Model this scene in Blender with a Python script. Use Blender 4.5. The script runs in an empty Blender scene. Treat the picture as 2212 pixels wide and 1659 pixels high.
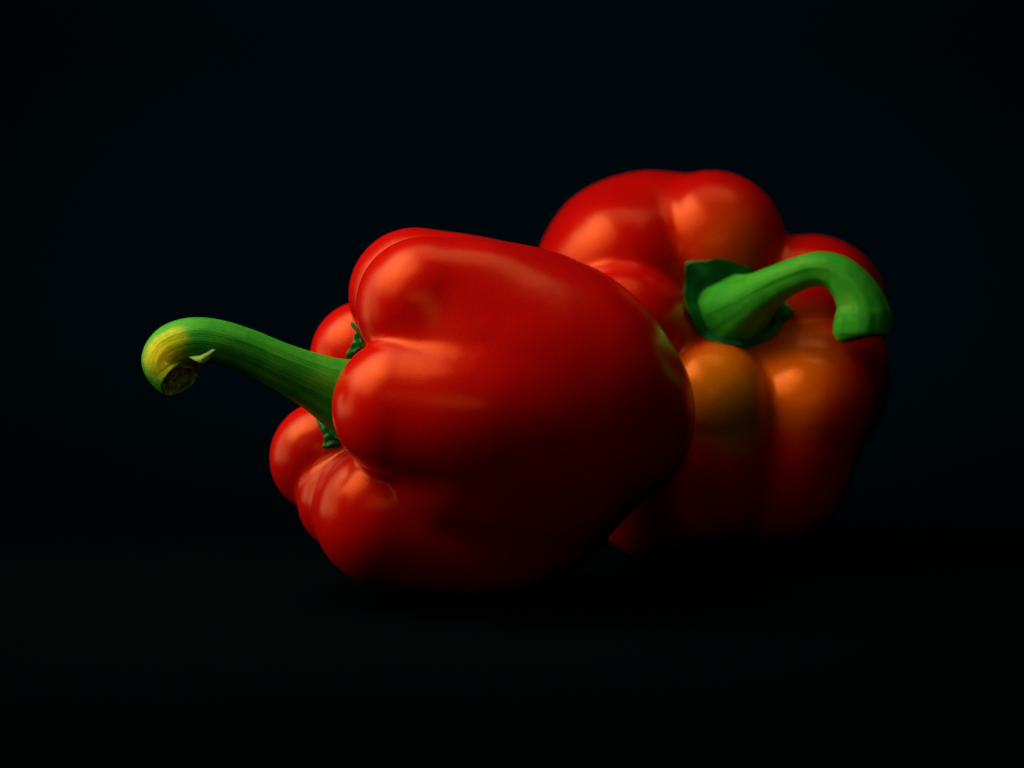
import bpy, math, random
import numpy as np
from mathutils import Vector, Matrix

# ------------------------------------------------------------------ camera
SC = bpy.context.scene
S = 0.00011                       # metres per design unit (1/2212 of the picture width at the focus distance)
LENS = 85.0
DP = 2212.0 * LENS / 36.0         # camera distance in design units
TILT = math.radians(3.9)         # the camera looks down by this much
H0 = 0.062                        # height of the design origin over the table
CT, ST = math.cos(TILT), math.sin(TILT)

def to_world(v):
    """design frame (x right, y away, z up, seen from the camera) -> metres"""
    v = np.asarray(v, dtype=float)
    x, y, z = v[..., 0], v[..., 1], v[..., 2]
    return np.stack([x * S, (y * CT + z * ST) * S, (-y * ST + z * CT) * S + H0], -1)

def dir_world(v):
    v = np.asarray(v, dtype=float)
    return np.stack([v[..., 0], v[..., 1] * CT + v[..., 2] * ST, -v[..., 1] * ST + v[..., 2] * CT], -1)

def P(px, py, d):
    k = (DP + d) / DP
    return np.array([(px - 1106) * k, d, -(py - 829.5) * k])

def RR(r, d):
    return r * (DP + d) / DP

cam_data = bpy.data.cameras.new('camera')
cam = bpy.data.objects.new('camera', cam_data)
SC.collection.objects.link(cam)
cam.location = Vector(to_world([0, -DP, 0]))
cam.rotation_euler = (math.pi / 2 - TILT, 0, 0)
cam_data.lens = LENS
cam_data.sensor_width = 36
cam_data.clip_start = 0.01
cam_data.clip_end = 50
cam_data.dof.use_dof = True
cam_data.dof.focus_distance = (DP - 60) * S
cam_data.dof.aperture_fstop = 10.0
SC.camera = cam

SC.view_settings.view_transform = 'Standard'
SC.view_settings.look = 'None'
SC.view_settings.exposure = -0.12
SC.view_settings.gamma = 1
SC.render.engine = 'CYCLES'
SC.cycles.use_denoising = True
SC.cycles.max_bounces = 6

world = bpy.data.worlds.new('World')
SC.world = world
world.use_nodes = True
bg = world.node_tree.nodes['Background']
bg.inputs['Color'].default_value = (0.12, 0.72, 1.0, 1)
bg.inputs['Strength'].default_value = 0.0023

# ------------------------------------------------------------------ lamps
def softbox(name, az, el, dist, sx, sy, power, color, target=(1150, 800, 100), spin=0.0, spread=180):
    """az: 0 = towards the camera, positive to the right; el: up. Degrees, seen from the peppers, design frame."""
    a, e = math.radians(az), math.radians(el)
    d = np.array([math.sin(a) * math.cos(e), -math.cos(a) * math.cos(e), math.sin(e)])
    t = P(*target)
    L = bpy.data.lights.new(name, 'AREA')
    L.shape = 'RECTANGLE'
    L.size, L.size_y = sx, sy
    L.energy = power
    L.color = color
    L.spread = math.radians(spread)
    o = bpy.data.objects.new(name, L)
    SC.collection.objects.link(o)
    pos = Vector(to_world(t)) + Vector(dir_world(d)) * dist
    o.location = pos
    q = Vector(dir_world(d)).to_track_quat('Z', 'Y')
    o.rotation_euler = (q.to_matrix() @ Matrix.Rotation(math.radians(spin), 3, 'Z')).to_euler()
    return o

WARM = (1.0, 0.75, 0.36)
softbox('left_softbox', -100, 14, 0.30, 0.22, 0.28, 0.18, WARM, target=(840, 850, 40), spread=150)
softbox('key_softbox', -76, 50, 0.235, 0.27, 0.29, 0.335, WARM, target=(850, 750, 0), spread=74)
softbox('overhead_softbox', 176, 84, 0.28, 0.32, 0.14, 0.085, WARM, target=(920, 700, 60), spread=120)
softbox('front_softbox', -8, 17, 0.66, 0.50, 0.16, 0.050, WARM, target=(1050, 600, 50), spread=80)
# added fill, an unseen bluish light that only lifts the dark cloth behind
softbox('added_backdrop_fill', 0, 58, 0.42, 0.50, 0.10, 0.62, (0.13, 0.98, 0.85), target=(1106, 420, 3500), spread=76)


# ------------------------------------------------------------------ materials
def new_mat(name):
    m = bpy.data.materials.new(name)
    m.use_nodes = True
    nt = m.node_tree
    return m, nt, nt.nodes['Principled BSDF']

class NT:
    def __init__(self, nt): self.nt = nt
    def n(self, t, **kw):
        nd = self.nt.nodes.new(t)
        for k, v in kw.items():
            if k.startswith('i_'):
                key = k[2:]
                key = int(key) if key.isdigit() else key.replace('_', ' ')
                nd.inputs[key].default_value = v
            else: setattr(nd, k, v)
        return nd
    def l(self, a, b): self.nt.links.new(a, b)
    def ramp(self, fac, stops):
        r = self.nt.nodes.new('ShaderNodeValToRGB')
        cr = r.color_ramp
        while len(cr.elements) > 1: cr.elements.remove(cr.elements[-1])
        cr.elements[0].position = stops[0][0]; cr.elements[0].color = stops[0][1]
        for p, c in stops[1:]:
            e = cr.elements.new(p); e.color = c
        self.l(fac, r.inputs[0])
        return r.outputs[0]
    def mix(self, fac, a, b, blend='MIX'):
        m = self.nt.nodes.new('ShaderNodeMix'); m.data_type = 'RGBA'; m.blend_type = blend
        for s, v in ((m.inputs[0], fac), (m.inputs[6], a), (m.inputs[7], b)):
            if isinstance(v, (int, float)): s.default_value = v
            elif isinstance(v, tuple): s.default_value = v
            else: self.l(v, s)
        return m.outputs[2]

def pepper_mat(name, red, red2, patches=()):
    """patches: (local point, radius, colour, strength) - the unripe patches of the skin"""
    m, nt, b = new_mat(name); N = NT(nt)
    tc = N.n('ShaderNodeTexCoord')
    obj = tc.outputs['Object']
    n1 = N.n('ShaderNodeTexNoise', i_Scale=18.0, i_Detail=3.0); N.l(obj, n1.inputs['Vector'])
    col = N.mix(N.ramp(n1.outputs['Fac'], [(0.35, (0, 0, 0, 1)), (0.65, (1, 1, 1, 1))]), red, red2)
    for (pt, rad, c, st) in patches:
        vm = N.n('ShaderNodeVectorMath', operation='DISTANCE'); N.l(obj, vm.inputs[0]); vm.inputs[1].default_value = pt
        nz = N.n('ShaderNodeTexNoise', i_Scale=60.0, i_Detail=7.0, i_Roughness=0.62); N.l(obj, nz.inputs['Vector'])
        md = N.n('ShaderNodeMath', operation='MULTIPLY_ADD'); N.l(nz.outputs['Fac'], md.inputs[0]); md.inputs[1].default_value = rad * 1.1; N.l(vm.outputs['Value'], md.inputs[2])
        mr = N.n('ShaderNodeMapRange', interpolation_type='SMOOTHSTEP'); N.l(md.outputs[0], mr.inputs['Value'])
        mr.inputs['From Min'].default_value = rad * 1.85; mr.inputs['From Max'].default_value = rad * 0.85
        mr.inputs['To Min'].default_value = 0; mr.inputs['To Max'].default_value = st
        col = N.mix(mr.outputs[0], col, c)
    # fine speckle and a few pale marks
    n4 = N.n('ShaderNodeTexNoise', i_Scale=2600.0, i_Detail=1.0); N.l(obj, n4.inputs['Vector'])
    g = N.ramp(n4.outputs['Fac'], [(0.3, (0.80, 0.80, 0.80, 1)), (0.7, (1, 1, 1, 1))])
    col = N.mix(1.0, col, g, 'MULTIPLY')
    vo = N.n('ShaderNodeTexVoronoi', i_Scale=75.0, feature='F1'); N.l(obj, vo.inputs['Vector'])
    sp = N.ramp(vo.outputs['Distance'], [(0.0, (0.5, 0.5, 0.5, 1)), (0.035, (0, 0, 0, 1))])
    col = N.mix(sp, col, (0.55, 0.12, 0.02, 1))
    N.l(col, b.inputs['Base Color'])
    # faint skin pores and waviness
    n2 = N.n('ShaderNodeTexNoise', i_Scale=2200.0, i_Detail=2.0); N.l(obj, n2.inputs['Vector'])
    n3 = N.n('ShaderNodeTexNoise', i_Scale=60.0, i_Detail=2.0); N.l(obj, n3.inputs['Vector'])
    bp = N.n('ShaderNodeBump', i_Strength=0.16, i_Distance=0.0002); N.l(n2.outputs['Fac'], bp.inputs['Height'])
    bp2 = N.n('ShaderNodeBump', i_Strength=0.16, i_Distance=0.003); N.l(n3.outputs['Fac'], bp2.inputs['Height']); N.l(bp.outputs[0], bp2.inputs['Normal'])
    N.l(bp2.outputs[0], b.inputs['Normal'])
    b.inputs['Roughness'].default_value = 0.24
    b.inputs['IOR'].default_value = 1.68
    b.inputs['Specular Tint'].default_value = (1.0, 0.24, 0.05, 1)
    return m

def stem_mat(name, dark, light, yellow, patches=(), spec=(0.5, 1.0, 0.35, 1)):
    m, nt, b = new_mat(name); N = NT(nt)
    uv = N.n('ShaderNodeUVMap')
    tc = N.n('ShaderNodeTexCoord')
    mp = N.n('ShaderNodeMapping'); N.l(uv.outputs[0], mp.inputs[0]); mp.inputs['Scale'].default_value = (5.0, 60, 1)
    n1 = N.n('ShaderNodeTexNoise', i_Scale=1.0, i_Detail=4.0, i_Roughness=0.65); N.l(mp.outputs[0], n1.inputs['Vector'])
    n2 = N.n('ShaderNodeTexNoise', i_Scale=160.0, i_Detail=4.0, i_Roughness=0.7); N.l(tc.outputs['Object'], n2.inputs['Vector'])
    f = N.ramp(n1.outputs['Fac'], [(0.25, (0, 0, 0, 1)), (0.75, (1, 1, 1, 1))])
    col = N.mix(f, dark, light)
    f2 = N.ramp(n2.outputs['Fac'], [(0.42, (0, 0, 0, 1)), (0.75, (0.6, 0.6, 0.6, 1))])
    col = N.mix(f2, col, yellow)
    for (pt, rad, c, st) in patches:
        vm = N.n('ShaderNodeVectorMath', operation='DISTANCE'); N.l(tc.outputs['Object'], vm.inputs[0]); vm.inputs[1].default_value = pt
        md = N.n('ShaderNodeMath', operation='MULTIPLY_ADD'); N.l(n2.outputs['Fac'], md.inputs[0]); md.inputs[1].default_value = rad * 1.4; N.l(vm.outputs['Value'], md.inputs[2])
        mr = N.n('ShaderNodeMapRange', interpolation_type='SMOOTHSTEP'); N.l(md.outputs[0], mr.inputs['Value'])
        mr.inputs['From Min'].default_value = rad * 2.0; mr.inputs['From Max'].default_value = rad * 1.0
        mr.inputs['To Min'].default_value = 0; mr.inputs['To Max'].default_value = st
        col = N.mix(mr.outputs[0], col, c)
    N.l(col, b.inputs['Base Color'])
    bp = N.n('ShaderNodeBump', i_Strength=0.35, i_Distance=0.0006); N.l(n1.outputs['Fac'], bp.inputs['Height'])
    bp2 = N.n('ShaderNodeBump', i_Strength=0.3, i_Distance=0.0008); N.l(n2.outputs['Fac'], bp2.inputs['Height']); N.l(bp.outputs[0], bp2.inputs['Normal'])
    N.l(bp2.outputs[0], b.inputs['Normal'])
    b.inputs['Roughness'].default_value = 0.42
    b.inputs['Specular IOR Level'].default_value = 0.35
    b.inputs['Specular Tint'].default_value = spec
    return m

# ------------------------------------------------------------------ mesh helpers
def link_mesh(name, verts, faces, mat, parent=None, uv=None):
    me = bpy.data.meshes.new(name)
    me.from_pydata([tuple(v) for v in verts], [], [tuple(f) for f in faces])
    me.update()
    me.shade_smooth()
    if uv is not None:
        lay = me.uv_layers.new(name='UVMap')
        idx = np.empty(len(me.loops), dtype=np.int32); me.loops.foreach_get('vertex_index', idx)
        lay.data.foreach_set('uv', np.asarray(uv, dtype=np.float32)[idx].ravel())
    me.materials.append(mat)
    o = bpy.data.objects.new(name, me)
    SC.collection.objects.link(o)
    if parent is not None: o.parent = parent
    return o

def catmull(pts, n):
    pts = np.asarray(pts, float)
    Q = np.vstack([2 * pts[0] - pts[1], pts, 2 * pts[-1] - pts[-2]])
    out = []
    for i in range(len(pts) - 1):
        p0, p1, p2, p3 = Q[i:i + 4]
        for t in np.linspace(0, 1, n, endpoint=False):
            out.append(0.5 * ((2 * p1) + (-p0 + p2) * t + (2 * p0 - 5 * p1 + 4 * p2 - p3) * t * t + (-p0 + 3 * p1 - 3 * p2 + p3) * t ** 3))
    out.append(pts[-1])
    return np.array(out)

def coefs(pts):
    pts = np.asarray(pts, float)
    Q = np.vstack([2 * pts[0] - pts[1], pts, 2 * pts[-1] - pts[-2]])
    out = []
    for i in range(len(pts) - 1):
        p0, p1, p2, p3 = Q[i:i + 4]
        out.append([p1, 0.5 * (p2 - p0), p0 - 2.5 * p1 + 2 * p2 - 0.5 * p3, 0.5 * (-p0 + 3 * p1 - 3 * p2 + p3)])
    return np.array(out)

def smin(a, b, k):
    h = np.clip(0.5 + 0.5 * (b - a) / k, 0, 1)
    return b + (a - b) * h - k * h * (1 - h)

class Body:
    """A fruit body grown from lobes; each lobe is a smooth tapered tube along a curve."""
    def __init__(self, lobes, core, tip, shoulder, k_tip, k_sh, wob=5.0, seed=1, dents=()):
        self.lobes = []
        for lb in lobes:
            q = np.array([[*P(x, y, d), RR(r, d)] for (x, y, d, r) in lb])
            self.lobes.append((catmull(q, 3), coefs(q)))
        q = np.array([[*P(x, y, d), RR(r, d)] for (x, y, d, r) in core])
        self.core = (catmull(q, 3), coefs(q)); self.fine = False
        self.tip = P(*tip); self.ax = P(*shoulder) - self.tip
        self.L = np.linalg.norm(self.ax); self.ax = self.ax / self.L
        self.k_tip, self.k_sh = k_tip, k_sh
        rg = np.random.RandomState(seed)
        self.w = [(rg.normal(size=3) / sc, rg.uniform(0, 6.28), am) for sc, am in
                  [(170, 1), (150, 1), (120, .8), (85, .5), (70, .4), (200, 1.2)]]
        self.wob = wob
        self.dents = [(P(x, y, d), RR(r, d), a) for (x, y, d, r, a) in dents]
    def tube(self, p, lb):
        q, C = lb
        best = None; bt = None
        for i in range(len(q) - 1):
            a, b = q[i], q[i + 1]
            ab = b[:3] - a[:3]; l2 = ab @ ab + 1e-9
            pa = p - a[:3]
            # cone-aware projection: shift the foot towards the thicker end
            dd = pa @ ab / l2
            perp = np.sqrt(np.maximum((pa * pa).sum(1) - dd * dd * l2, 0))
            l = math.sqrt(l2); dr = b[3] - a[3]
            sl = dr / l; sl = max(-0.95, min(0.95, sl))
            t = np.clip(dd + perp * sl / math.sqrt(1 - sl * sl) / l, 0, 1)
            d = np.sqrt(((pa - t[:, None] * ab) ** 2).sum(1)) - (a[3] + dr * t)
            if best is None: best, bt = d, t.copy()
            else:
                m = d < best
                best = np.where(m, d, best); bt = np.where(m, t + i, bt)
        if not self.fine: return best
        # slide along the exact curve to the closest sphere (parabola fit), so that no segment shows
        T = bt * (len(C) / (len(q) - 1)); mx = len(C)
        def g(T):
            k = np.minimum(T.astype(int), mx - 1); u = (T - k)[:, None]
            c = C[k]
            v = ((c[:, 3] * u + c[:, 2]) * u + c[:, 1]) * u + c[:, 0]
            return np.sqrt(((p - v[:, :3]) ** 2).sum(1)) - v[:, 3]
        for h in (0.15, 0.04):
            T = np.clip(T, h, mx - h)
            g0, gm, gp = g(T), g(T - h), g(T + h)
            den = gm - 2 * g0 + gp
            T = np.clip(T + np.clip(h * 0.5 * (gm - gp) / np.where(np.abs(den) < 1e-6, 1e-6, np.abs(den)), -1.5 * h, 1.5 * h), 0, mx - 1e-9)
        return g(T)
    def f(self, p):
        from concurrent.futures import ThreadPoolExecutor
        n = len(p)
        if n < 4000: return self.f1(p)
        ch = np.array_split(p, max(4, n // 30000))
        with ThreadPoolExecutor(4) as ex: return np.concatenate(list(ex.map(self.f1, ch)))
    def f1(self, p):
        t = np.clip(((p - self.tip) @ self.ax) / self.L, 0, 1)
        t = t * t * (3 - 2 * t)
        k = self.k_tip + (self.k_sh - self.k_tip) * t
        v = None
        for q in self.lobes:
            d = self.tube(p, q)
            v = d if v is None else smin(v, d, k)
        v = smin(v, self.tube(p, self.core), 60.0)
        for c, r, a in self.dents:
            v = v + a * np.exp(-((p - c) ** 2).sum(1) / (r * r))
        for w, ph, am in self.w:
            v = v + self.wob * am * 0.5 * np.sin(p @ w + ph)
        return v
    def grad(self, p, e=1.5):
        v = self.f(p)
        g = np.stack([self.f(p + np.eye(3)[i] * e) - v for i in range(3)], 1)
        l = np.linalg.norm(g, axis=1, keepdims=True) + 1e-9
        return v / (l[:, 0] / e), g / l
    def mesh(self, cell):
        allq = np.vstack([l[0] for l in self.lobes] + [self.core[0]])
        lo = (allq[:, :3] - allq[:, 3:]).min(0) - 30
        hi = (allq[:, :3] + allq[:, 3:]).max(0) + 30
        n = np.ceil((hi - lo) / cell).astype(int) + 1
        cc = 6
        nc = np.ceil(n / cc).astype(int) + 2
        gx = [lo[i] + np.arange(nc[i]) * cell * cc for i in range(3)]
        G = np.stack(np.meshgrid(*gx, indexing='ij'), -1).reshape(-1, 3)
        C = self.f(G).reshape(nc)
        near = np.abs(C) < cell * cc * 2.2
        fine = np.repeat(np.repeat(np.repeat(near, cc, 0), cc, 1), cc, 2)
        near2 = near.copy()
        for ax in range(3):
            for s in (1, -1): near2 |= np.roll(near, s, ax)
        fine = np.repeat(np.repeat(np.repeat(near2, cc, 0), cc, 1), cc, 2)
        V = np.repeat(np.repeat(np.repeat(C, cc, 0), cc, 1), cc, 2)
        idx = np.argwhere(fine)
        vals = np.empty(len(idx))
        for s in range(0, len(idx), 400000):
            vals[s:s + 400000] = self.f(lo + idx[s:s + 400000] * cell)
        V[idx[:, 0], idx[:, 1], idx[:, 2]] = vals
        I = V < 0
        sh = I.shape
        c8 = [I[a:sh[0] - 1 + a, b:sh[1] - 1 + b, c:sh[2] - 1 + c] for a in (0, 1) for b in (0, 1) for c in (0, 1)]
        anyi = np.logical_or.reduce(c8); alli = np.logical_and.reduce(c8)
        mixed = anyi & ~alli
        ids = -np.ones(mixed.shape, dtype=np.int64)
        cells = np.argwhere(mixed)
        ids[mixed] = np.arange(len(cells))
        verts = lo + (cells + 0.5) * cell
        faces = []
        for ax in range(3):
            u, v = (ax + 1) % 3, (ax + 2) % 3
            A = np.moveaxis(I, ax, 0)[:-1]; B = np.moveaxis(I, ax, 0)[1:]
            A = np.moveaxis(A, 0, ax); B = np.moveaxis(B, 0, ax)
            E = np.argwhere(A != B)
            E = E[(E[:, u] > 0) & (E[:, v] > 0) & (E[:, u] < sh[u] - 1) & (E[:, v] < sh[v] - 1)]
            ins = A[E[:, 0], E[:, 1], E[:, 2]]
            def at(du, dv):
                q = E.copy(); q[:, u] += du; q[:, v] += dv
                return ids[q[:, 0], q[:, 1], q[:, 2]]
            Q = np.stack([at(-1, -1), at(0, -1), at(0, 0), at(-1, 0)], 1)
            Q[~ins] = Q[~ins][:, ::-1]
            faces.append(Q)
        faces = np.vstack(faces)
        for it in range(3):
            self.fine = it > 0
            v, g = self.grad(verts)
            verts = verts - g * np.clip(v, -cell, cell)[:, None]
        self.fine = False
        E = np.vstack([faces[:, [a, (a + 1) % 4]] for a in range(4)])
        n = len(verts); deg = np.bincount(E[:, 0], minlength=n).astype(float)[:, None]
        for _ in range(8):      # soften the folds a little, as skin does
            acc = np.stack([np.bincount(E[:, 0], verts[E[:, 1], k], minlength=n) for k in range(3)], 1)
            verts = verts + 0.5 * (acc / deg - verts)
        return verts, faces
    def drop(self, o, d, far=900):
        """first hit of rays from o (n,3) along d (unit)"""
        t = np.zeros(len(o))
        for _ in range(60):
            v = self.f(o + d * t[:, None])
            t = np.minimum(t + np.maximum(v, -20) * 0.75, far)
        return o + d * t[:, None], t

def frame_of(tan):
    up = np.array([0, 0, 1.0]) if abs(tan[2]) < 0.9 else np.array([0, 1.0, 0])
    a = np.cross(tan, up); a /= np.linalg.norm(a)
    return a, np.cross(a, tan)

def tube_mesh(ctrl, nseg=10, nr=64, ribs=5, rib_amp=0.05, seed=3, rough=0.007, squash=None, end_plane=None):
    """ctrl rows: px,py,depth,radius. Returns design-frame vertices, faces, uv and the last ring."""
    q = np.array([[*P(x, y, d), RR(r, d)] for (x, y, d, r) in ctrl])
    c = catmull(q, nseg)
    tg = np.gradient(c[:, :3], axis=0); tg /= np.linalg.norm(tg, axis=1, keepdims=True)
    a, b = frame_of(tg[0])
    rg = np.random.RandomState(seed)
    ph = rg.uniform(0, 6.28, 8)
    verts, uv = [], []
    th = np.linspace(0, 2 * math.pi, nr, endpoint=False)
    prev = tg[0]
    for i in range(len(c)):
        # parallel transport
        ax = np.cross(prev, tg[i]); s = np.linalg.norm(ax)
        if s > 1e-8:
            ang = math.asin(min(1, s)); R = np.array(Matrix.Rotation(ang, 3, Vector(ax / s)))
            a, b = R @ a, R @ b
        prev = tg[i]
        u = i / (len(c) - 1)
        r = c[i, 3] * (1 + rib_amp * np.cos(ribs * th + ph[0] + 0.8 * u) + rib_amp * 0.6 * np.cos((ribs + 3) * th + ph[1] - u)
                       + rough * np.sin(th * 17 + ph[2] + 2 * u) + rough * np.sin(th * 11 + ph[3] + 9 * u) + rough * 1.5 * np.sin(th * 2 + ph[4] + 14 * u))
        ring = c[i, :3] + r[:, None] * (np.cos(th)[:, None] * a + np.sin(th)[:, None] * b)
        verts.append(ring)
        uv.append(np.stack([np.full(nr, u), th / (2 * math.pi)], 1))
    verts = np.array(verts)
    if end_plane is not None:
        # shear the last rings onto the cut plane
        pt, nrm = P(*end_plane[0]), np.array(end_plane[1], float); nrm /= np.linalg.norm(nrm)
        K = end_plane[2]
        for j in range(K):
            i = len(c) - 1 - j
            w = (1 - j / K) ** 1.5
            dist = (pt - verts[i]) @ nrm
            tt = dist / (tg[-1] @ nrm)
            verts[i] = verts[i] + tg[-1] * (tt * w)[:, None]
    n = len(c)
    faces = [(i * nr + j, i * nr + (j + 1) % nr, (i + 1) * nr + (j + 1) % nr, (i + 1) * nr + j) for i in range(n - 1) for j in range(nr)]
    return verts.reshape(-1, 3), faces, np.vstack(uv), verts[-1]

def thing(name, base, label, cat, group=None):
    o = bpy.data.objects.new(name, None)
    o.empty_display_size = 0.02
    SC.collection.objects.link(o)
    o.location = base
    o['label'] = label; o['category'] = cat
    if group: o['group'] = group
    return o

def loc(root, v):
    return to_world(v) - np.array(root.location)

# ------------------------------------------------------------------ front pepper
front = Body(
    lobes=[
        [(925, 662, -50, 150), (1050, 705, 0, 186), (1190, 800, 60, 222), (1285, 885, 100, 190)],           # upper near
        [(872, 882, -120, 150), (1040, 898, -120, 176), (1200, 908, -30, 194), (1290, 918, 50, 178), (1328, 936, 75, 148)],        # lower near
        [(968, 738, -58, 152), (1035, 772, -66, 168), (1120, 805, -50, 182), (1220, 845, 10, 205)],                                  # between the two, so that their crease dies out
        [(903, 640, 130, 147), (1040, 690, 130, 178), (1180, 770, 150, 200), (1290, 860, 150, 170)],         # top rim
        [(795, 775, 300, 128), (950, 810, 310, 170), (1150, 840, 270, 190), (1250, 890, 200, 150)],          # far
        [(702, 990, 170, 128), (850, 1010, 190, 165), (1050, 1000, 200, 180), (1200, 960, 160, 150)],        # lower far
        [(750, 1082, 95, 116), (860, 1100, 100, 150)],                                                         # small fold
        [(830, 1112, 20, 158), (930, 1115, 50, 174), (1060, 1112, 80, 182), (1150, 1090, 100, 168), (1192, 1082, 118, 144)],
        [(1000, 1000, -55, 158), (1100, 1010, -25, 176), (1190, 1000, 20, 170)],  # bottom
    ],
    core=[(930, 870, 90, 150), (1080, 880, 90, 220), (1220, 890, 110, 200)],
    tip=(1250, 900, 120), shoulder=(800, 860, 60), k_tip=80, k_sh=16, wob=4.5, seed=4)
CELL = 5.5
fv, ff = front.mesh(CELL)
fw = to_world(fv)

# ------------------------------------------------------------------ back pepper
BD = 190
def push(l): return [(x, y, d + BD, r) for (x, y, d, r) in l]
back = Body(
    lobes=[push(l) for l in [
        [(1400, 598, 640, 229), (1412, 640, 740, 226), (1470, 740, 850, 205)],                           # top left, rear
        [(1425, 650, 585, 120), (1350, 590, 530, 172), (1375, 620, 670, 195)],                           # top left, near shoulder
        [(1575, 604, 545, 108), (1556, 548, 500, 138), (1544, 525, 560, 156), (1528, 660, 820, 180)],     # top right
        [(1748, 655, 520, 152), (1735, 680, 640, 170), (1620, 780, 830, 180)],     # right top
        [(1764, 806, 480, 152), (1738, 850, 600, 168), (1620, 860, 800, 185)],     # right
        [(1425, 725, 450, 112), (1345, 722, 350, 144), (1352, 775, 480, 158), (1440, 820, 740, 180)],    # left
        [(1532, 876, 312, 139), (1535, 1015, 395, 153), (1530, 965, 620, 185), (1520, 860, 820, 190)],    # lower centre
        [(1425, 922, 345, 138), (1415, 1040, 455, 155), (1450, 985, 660, 180), (1500, 860, 820, 190)],   # lower left
        [(1750, 884, 368, 138), (1690, 1022, 445, 148), (1645, 995, 640, 170), (1560, 860, 830, 190)],    # lower right
    ]],
    core=push([(1560, 790, 570, 195), (1530, 800, 740, 250)]),
    tip=(1530, 780, 800 + BD), shoulder=(1590, 730, 420 + BD), k_tip=110, k_sh=24, wob=5.5, seed=9)
bv, bf = back.mesh(CELL)
bw = to_world(bv)
zf, zb = fw[:, 2].min(), bw[:, 2].min()

def root_at(w, name, label, cat):
    i = w[:, 2].argmin()
    return thing(name, (float(w[:, 0].mean()), float(w[:, 1].mean()), float(w[i, 2])), label, cat, 'red bell peppers lying together')

RED = (0.66, 0.0035, 0.0022, 1)
RED2 = (0.58, 0.0025, 0.0030, 1)

rf = root_at(fw, 'bell_pepper', 'glossy all-red bell pepper in front, lying on its side with hooked stem pointing left', 'bell pepper')
rb = root_at(bw, 'bell_pepper', 'bell pepper standing behind, flushed orange below its arched stem that curves over to the right', 'bell pepper')

mf = pepper_mat('red_pepper_skin', RED, RED2)
def lp(root, *a): return tuple(float(x) for x in loc(root, P(*a)))
mb = pepper_mat('ripening_pepper_skin', RED, RED2, [
    (lp(rb, 1690, 800, 480), 0.020, (0.72, 0.13, 0.0015, 1), 1.0),
    (lp(rb, 1590, 540, 560), 0.015, (0.66, 0.060, 0.002, 1), 1.0),
    (lp(rb, 1560, 810, 400), 0.013, (0.72, 0.19, 0.002, 1), 1.0),
    (lp(rb, 1590, 900, 380), 0.012, (0.46, 0.19, 0.003, 1), 0.9),
])
link_mesh('body', fw - np.array(rf.location), ff, mf, rf)
link_mesh('body', bw - np.array(rb.location), bf, mb, rb)

# ------------------------------------------------------------------ stems
G_DARK = (0.010, 0.31, 0.040, 1)
G_LIGHT = (0.032, 0.44, 0.030, 1)
G_YEL = (0.10, 0.58, 0.03, 1)
sf_mat = stem_mat('green_stem_skin', G_DARK, G_LIGHT, G_YEL, [(lp(rf, 342, 768, -158), 0.0062, (0.92, 0.90, 0.02, 1), 0.95),
                                                              (lp(rf, 375, 728, -150), 0.0036, (0.6, 0.72, 0.01, 1), 0.8)])
sb_mat = stem_mat('pale_green_stem_skin', G_DARK, G_LIGHT, G_YEL, [(lp(rb, 1850, 660, 360), 0.006, (0.33, 0.52, 0.01, 1), 0.6)])

def cut_mat():
    m, nt, b = new_mat('dried_cut_pith'); N = NT(nt)
    tc = N.n('ShaderNodeTexCoord')
    n = N.n('ShaderNodeTexNoise', i_Scale=700.0, i_Detail=5.0, i_Roughness=0.7); N.l(tc.outputs['Object'], n.inputs['Vector'])
    col = N.ramp(n.outputs['Fac'], [(0.36, (0.02, 0.38, 0.18, 1)), (0.50, (0.05, 0.62, 0.32, 1)), (0.60, (0.30, 0.95, 0.62, 1))])
    N.l(col, b.inputs['Base Color'])
    bp = N.n('ShaderNodeBump', i_Strength=0.8, i_Distance=0.001); N.l(n.outputs['Fac'], bp.inputs['Height']); N.l(bp.outputs[0], b.inputs['Normal'])
    b.inputs['Roughness'].default_value = 0.6
    b.inputs['Specular IOR Level'].default_value = 0.15
    return m
CUT = cut_mat()

def cap_mesh(ring, nrm, depth=5.0, rim=0.10, seed=1):
    """sunken cut face: rim, groove and pith rings"""
    rg = np.random.RandomState(seed)
    c = ring.mean(0); nr = len(ring)
    nrm = np.array(nrm, float); nrm /= np.linalg.norm(nrm)
    prof = [(1.0, 0.0), (0.955, 2.2), (0.91, 0.5), (0.86, -depth * 0.7), (0.76, -depth), (0.66, -depth * 0.55), (0.60, -depth * 0.2), (0.54, -depth * 0.8), (0.35, -depth * 1.1), (0.15, -depth * 0.8)]
    verts = []
    for k, (s, h) in enumerate(prof):
        jit = rg.normal(0, 0.5 if k else 0, nr); jit = (jit + np.roll(jit, 1) + np.roll(jit, 2)) / 1.7
        verts.append(c + (ring - c) * s + nrm * (h + jit)[:, None])
    verts = np.vstack(verts + [(c - nrm * depth)[None]])
    n = len(prof)
    faces = [(i * nr + j, i * nr + (j + 1) % nr, (i + 1) * nr + (j + 1) % nr, (i + 1) * nr + j) for i in range(n - 1) for j in range(nr)]
    faces += [((n - 1) * nr + j, (n - 1) * nr + (j + 1) % nr, n * nr) for j in range(nr)]
    return verts, faces

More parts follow.
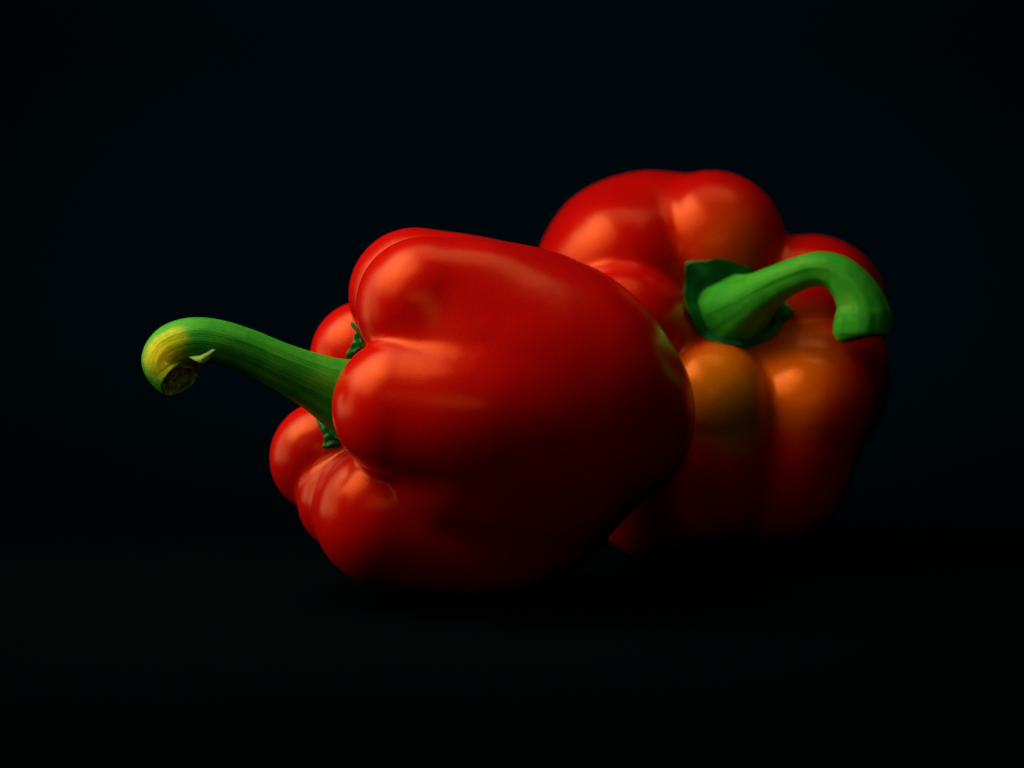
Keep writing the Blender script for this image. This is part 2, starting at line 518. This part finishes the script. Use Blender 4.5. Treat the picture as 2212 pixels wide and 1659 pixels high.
# front stem
cutn = (0.62, -0.44, -0.62)
sv, sfc, suv, ring = tube_mesh([(905, 876, 70, 134), (850, 874, 50, 120), (790, 866, 25, 102), (735, 850, 0, 79), (685, 828, -22, 62), (605, 791, -55, 50),
                                (530, 757, -80, 47), (470, 739, -95, 48), (420, 736, -99, 50), (380, 750, -93, 53), (362, 776, -86, 55), (372, 798, -85, 54), (390, 816, -92, 50)],
                               end_plane=((390, 816, -92), cutn, 5), ribs=5, rib_amp=0.012, seed=3)
stf = link_mesh('stem', loc(rf, sv), sfc, sf_mat, rf, suv)
cv, cf = cap_mesh(ring, cutn)
link_mesh('cut_end', loc(rf, cv), cf, CUT, stf)
# peeled sliver of skin
def peel(pts, th=1.6):
    v = [P(*p) for p in pts]
    v2 = [x + np.array([0.4, th, -0.4]) for x in v]
    return v + v2
pl = [(408, 771, -140), (418, 769, -146), (432, 768, -150), (446, 762, -152), (458, 754, -150), (466, 755, -148), (459, 763, -150), (452, 775, -156), (440, 785, -158), (430, 783, -154), (418, 778, -148)]
pv = peel(pl); n = len(pl)
pf = [tuple(range(n))[::-1], tuple(range(n, 2 * n))] + [(i, (i + 1) % n, n + (i + 1) % n, n + i) for i in range(n)]
def flat_mat(name, c, r=0.5):
    m, nt, b = new_mat(name); N = NT(nt)
    tc = N.n('ShaderNodeTexCoord'); nz = N.n('ShaderNodeTexNoise', i_Scale=900.0, i_Detail=3.0); N.l(tc.outputs['Object'], nz.inputs['Vector'])
    N.l(N.mix(nz.outputs['Fac'], tuple(x * 0.5 for x in c[:3]) + (1,), c), b.inputs['Base Color'])
    b.inputs['Roughness'].default_value = r
    return m
link_mesh('peeled_skin', loc(rf, np.array(pv)), pf, flat_mat('dry_peel', (0.30, 0.60, 0.16, 1)), stf)

# back stem
cutb = (0.22, -0.05, -1.0)
sv, sfc, suv, ring = tube_mesh(push([(1572, 688, 470, 112), (1582, 678, 420, 92), (1600, 664, 360, 76), (1632, 643, 300, 54), (1668, 619, 255, 42), (1715, 596, 215, 37),
                                (1765, 582, 190, 37), (1806, 590, 175, 40), (1836, 616, 165, 45), (1856, 650, 160, 52), (1863, 680, 158, 60), (1864, 700, 158, 62), (1863, 716, 158, 60), (1861, 727, 158, 52), (1860, 732, 158, 42)]),
                               end_plane=((1860, 730, 158 + BD), cutb, 40), ribs=5, rib_amp=0.02, seed=6)
stb = link_mesh('stem', loc(rb, sv), sfc, sb_mat, rb, suv)
cv, cf = cap_mesh(ring, cutb, seed=5)
link_mesh('cut_end', loc(rb, cv), cf, CUT, stb)

# ------------------------------------------------------------------ calyxes
def calyx_mat(name, a, c):
    m, nt, b = new_mat(name); N = NT(nt)
    tc = N.n('ShaderNodeTexCoord')
    n1 = N.n('ShaderNodeTexNoise', i_Scale=220.0, i_Detail=4.0); N.l(tc.outputs['Object'], n1.inputs['Vector'])
    N.l(N.mix(N.ramp(n1.outputs['Fac'], [(0.4, (0, 0, 0, 1)), (0.68, (1, 1, 1, 1))]), a, c), b.inputs['Base Color'])
    bp = N.n('ShaderNodeBump', i_Strength=0.5, i_Distance=0.0015); N.l(n1.outputs['Fac'], bp.inputs['Height']); N.l(bp.outputs[0], b.inputs['Normal'])
    b.inputs['Roughness'].default_value = 0.45
    b.inputs['Specular Tint'].default_value = (0.4, 1, 0.5, 1)
    return m
CAL = calyx_mat('calyx_leaf', (0.001, 0.075, 0.022, 1), (0.004, 0.20, 0.055, 1))

def calyx(root, body, centre, axis, radii, lift=3.0, thick=2.5, nt_=26, nr=120, seed=1, curl=10.0, bumps=()):
    """a leafy plate draped on the shoulder of the fruit round the stem foot"""
    ax = np.array(axis, float); ax /= np.linalg.norm(ax)
    a, b = frame_of(ax)
    # a: picture right-ish, b: up-ish
    c = P(*centre)
    th = np.linspace(0, 2 * math.pi, nr, endpoint=False)
    ang = np.array([r[0] for r in radii]) * math.pi / 180; rad = np.array([r[1] for r in radii], float)
    R = np.interp(th, np.append(ang, ang[0] + 2 * math.pi), np.append(rad, rad[0]), period=None)
    top = []
    rg = np.random.RandomState(seed); ph = rg.uniform(0, 6.28, 6)
    for k in range(nt_):
        s = (k + 0.5) / nt_
        r = R * s
        o = c + ax * 260 + (np.cos(th) * r)[:, None] * a + (np.sin(th) * r)[:, None] * b
        hit, t = body.drop(o, np.tile(-ax, (nr, 1)), far=520)
        l = lift + 3.5 * np.sin(5 * th + ph[0]) * s + 3 * np.sin(9 * th + ph[1] + 6 * s) * s + 2.5 * np.sin(14 * th + 12 * s + ph[2]) + curl * s ** 4
        for (bd, bw, ba) in bumps:
            dd = (th - math.radians(bd) + math.pi) % (2 * math.pi) - math.pi
            l = l + ba * np.exp(-(dd / math.radians(bw)) ** 2) * s ** 2
        top.append(hit + ax * l[:, None])
    top = np.array(top)
    # relax so the plate bridges narrow creases
    for _ in range(14):
        t2 = top.copy()
        t2[1:-1] = 0.5 * top[1:-1] + 0.125 * (top[2:] + top[:-2] + np.roll(top, 1, 1)[1:-1] + np.roll(top, -1, 1)[1:-1])
        top = t2
    bot = top - ax * thick
    V = np.vstack([top.reshape(-1, 3), bot.reshape(-1, 3)])
    m = nt_ * nr
    F = []
    for k in range(nt_ - 1):
        for j in range(nr):
            j2 = (j + 1) % nr
            F.append((k * nr + j, k * nr + j2, (k + 1) * nr + j2, (k + 1) * nr + j)[::-1])
            F.append((m + k * nr + j, m + k * nr + j2, m + (k + 1) * nr + j2, m + (k + 1) * nr + j))
    for j in range(nr):
        j2 = (j + 1) % nr; k = nt_ - 1
        F.append((k * nr + j, k * nr + j2, m + k * nr + j2, m + k * nr + j)[::-1])
        F.append((j, j2, m + j2, m + j))
    return link_mesh('calyx', loc(root, V), F, CAL, root)

bax = P(1605, 655, 300) - P(1590, 680, 480)
calyx(rb, back, (1590, 664, 400 + BD), bax, [(0, 130), (25, 140), (40, 165), (52, 130), (90, 96), (120, 92), (150, 108), (175, 112), (189, 140), (203, 118), (250, 108), (270, 105), (300, 112), (330, 125)], curl=6)
fax = P(740, 840, 0) - P(900, 860, 60)
calf = calyx(rf, front, (790, 848, 40), fax, [(0, 100), (30, 120), (55, 165), (75, 160), (95, 120), (120, 100), (150, 88), (200, 85), (240, 100), (268, 118), (285, 112), (300, 100), (330, 85)], seed=4)

def sepal(root, body, parent, rows, min_depth, nx_=22, ny_=26, thick=3.0, seed=1):
    """a sepal lying against the wall of the stem cavity; rows: (py, px left, px right) of its outline"""
    rows = np.array(rows, float)
    py = np.linspace(rows[0, 0], rows[-1, 0], ny_)
    xl, xr = np.interp(py, rows[:, 0], rows[:, 1]), np.interp(py, rows[:, 0], rows[:, 2])
    rg = np.random.RandomState(seed)
    xl = xl + rg.normal(0, 1.0, ny_)
    O = np.array([[P(xl[i] + (xr[i] - xl[i]) * j / (nx_ - 1), py[i], -500) for j in range(nx_)] for i in range(ny_)]).reshape(-1, 3)
    E = np.array([0, -DP, 0.0])
    D = O - E; D /= np.linalg.norm(D, axis=1, keepdims=True)
    hit, t = body.drop(O, D, far=1400)
    ok = (hit[:, 1] > min_depth) & (t < 1300)
    nz = 2.2 * np.sin(hit[:, 0] * .21 + hit[:, 2] * .13) + 1.6 * np.sin(hit[:, 2] * .33 - hit[:, 0] * .1)
    g = body.grad(hit)[1]
    top = hit + g * (4 + nz)[:, None]
    bot = hit - g * 2
    V = np.vstack([top, bot]); m = len(top); F = []; cnt = {}
    for i in range(ny_ - 1):
        for j in range(nx_ - 1):
            q = (i * nx_ + j, (i + 1) * nx_ + j, (i + 1) * nx_ + j + 1, i * nx_ + j + 1)
            if all(ok[k] for k in q) and max(np.linalg.norm(hit[q[a]] - hit[q[(a + 1) % 4]]) for a in range(4)) < 45:
                F.append(q); F.append(tuple(k + m for k in q[::-1]))
                for a in range(4):
                    e = (q[a], q[(a + 1) % 4]); cnt[e] = 1
    for (a, b) in list(cnt):
        if (b, a) not in cnt: F.append((b, a, a + m, b + m))
    return link_mesh('sepal', loc(root, V), F, CAL, parent)

sepal(rf, front, calf, [(711, 771, 780), (720, 768, 792), (742, 762, 812), (760, 752, 812), (785, 744, 812)], 90)
sepal(rf, front, calf, [(880, 702, 745), (905, 700, 745), (930, 696, 748), (950, 701, 752), (964, 697, 745), (968, 701, 715)], 15, seed=7)

# ------------------------------------------------------------------ table and backdrop
def black_mat(name, c):
    m, nt, b = new_mat(name); N = NT(nt)
    tc = N.n('ShaderNodeTexCoord'); nz = N.n('ShaderNodeTexNoise', i_Scale=6.0, i_Detail=4.0); N.l(tc.outputs['Object'], nz.inputs['Vector'])
    N.l(N.mix(nz.outputs['Fac'], tuple(x * 0.7 for x in c[:3]) + (1,), c), b.inputs['Base Color'])
    b.inputs['Roughness'].default_value = 0.95
    b.inputs['Specular IOR Level'].default_value = 0.0
    return m
BLK = black_mat('black_velvet', (0.0008, 0.0030, 0.0056, 1))
ztab = float(min(zf, zb)) - 0.0002
xs = np.linspace(-1.1, 1.1, 60)
def sheet(name, prof):
    nx = len(xs)
    v = [(x, y, ztab + z) for (y, z) in prof for x in xs]
    f = [(i * nx + j, i * nx + j + 1, (i + 1) * nx + j + 1, (i + 1) * nx + j) for i in range(len(prof) - 1) for j in range(nx - 1)]
    o = link_mesh(name, v, f, BLK); o['kind'] = 'structure'
sheet('tabletop', [(y, 0.0) for y in np.linspace(-0.9, 0.22, 40)])
sweep = [(0.22 + 0.16 * math.sin(a), 0.16 - 0.16 * math.cos(a)) for a in np.linspace(0, math.pi / 2, 24)]
sheet('backdrop', sweep + [(0.38, z) for z in np.linspace(0.19, 0.8, 12)])
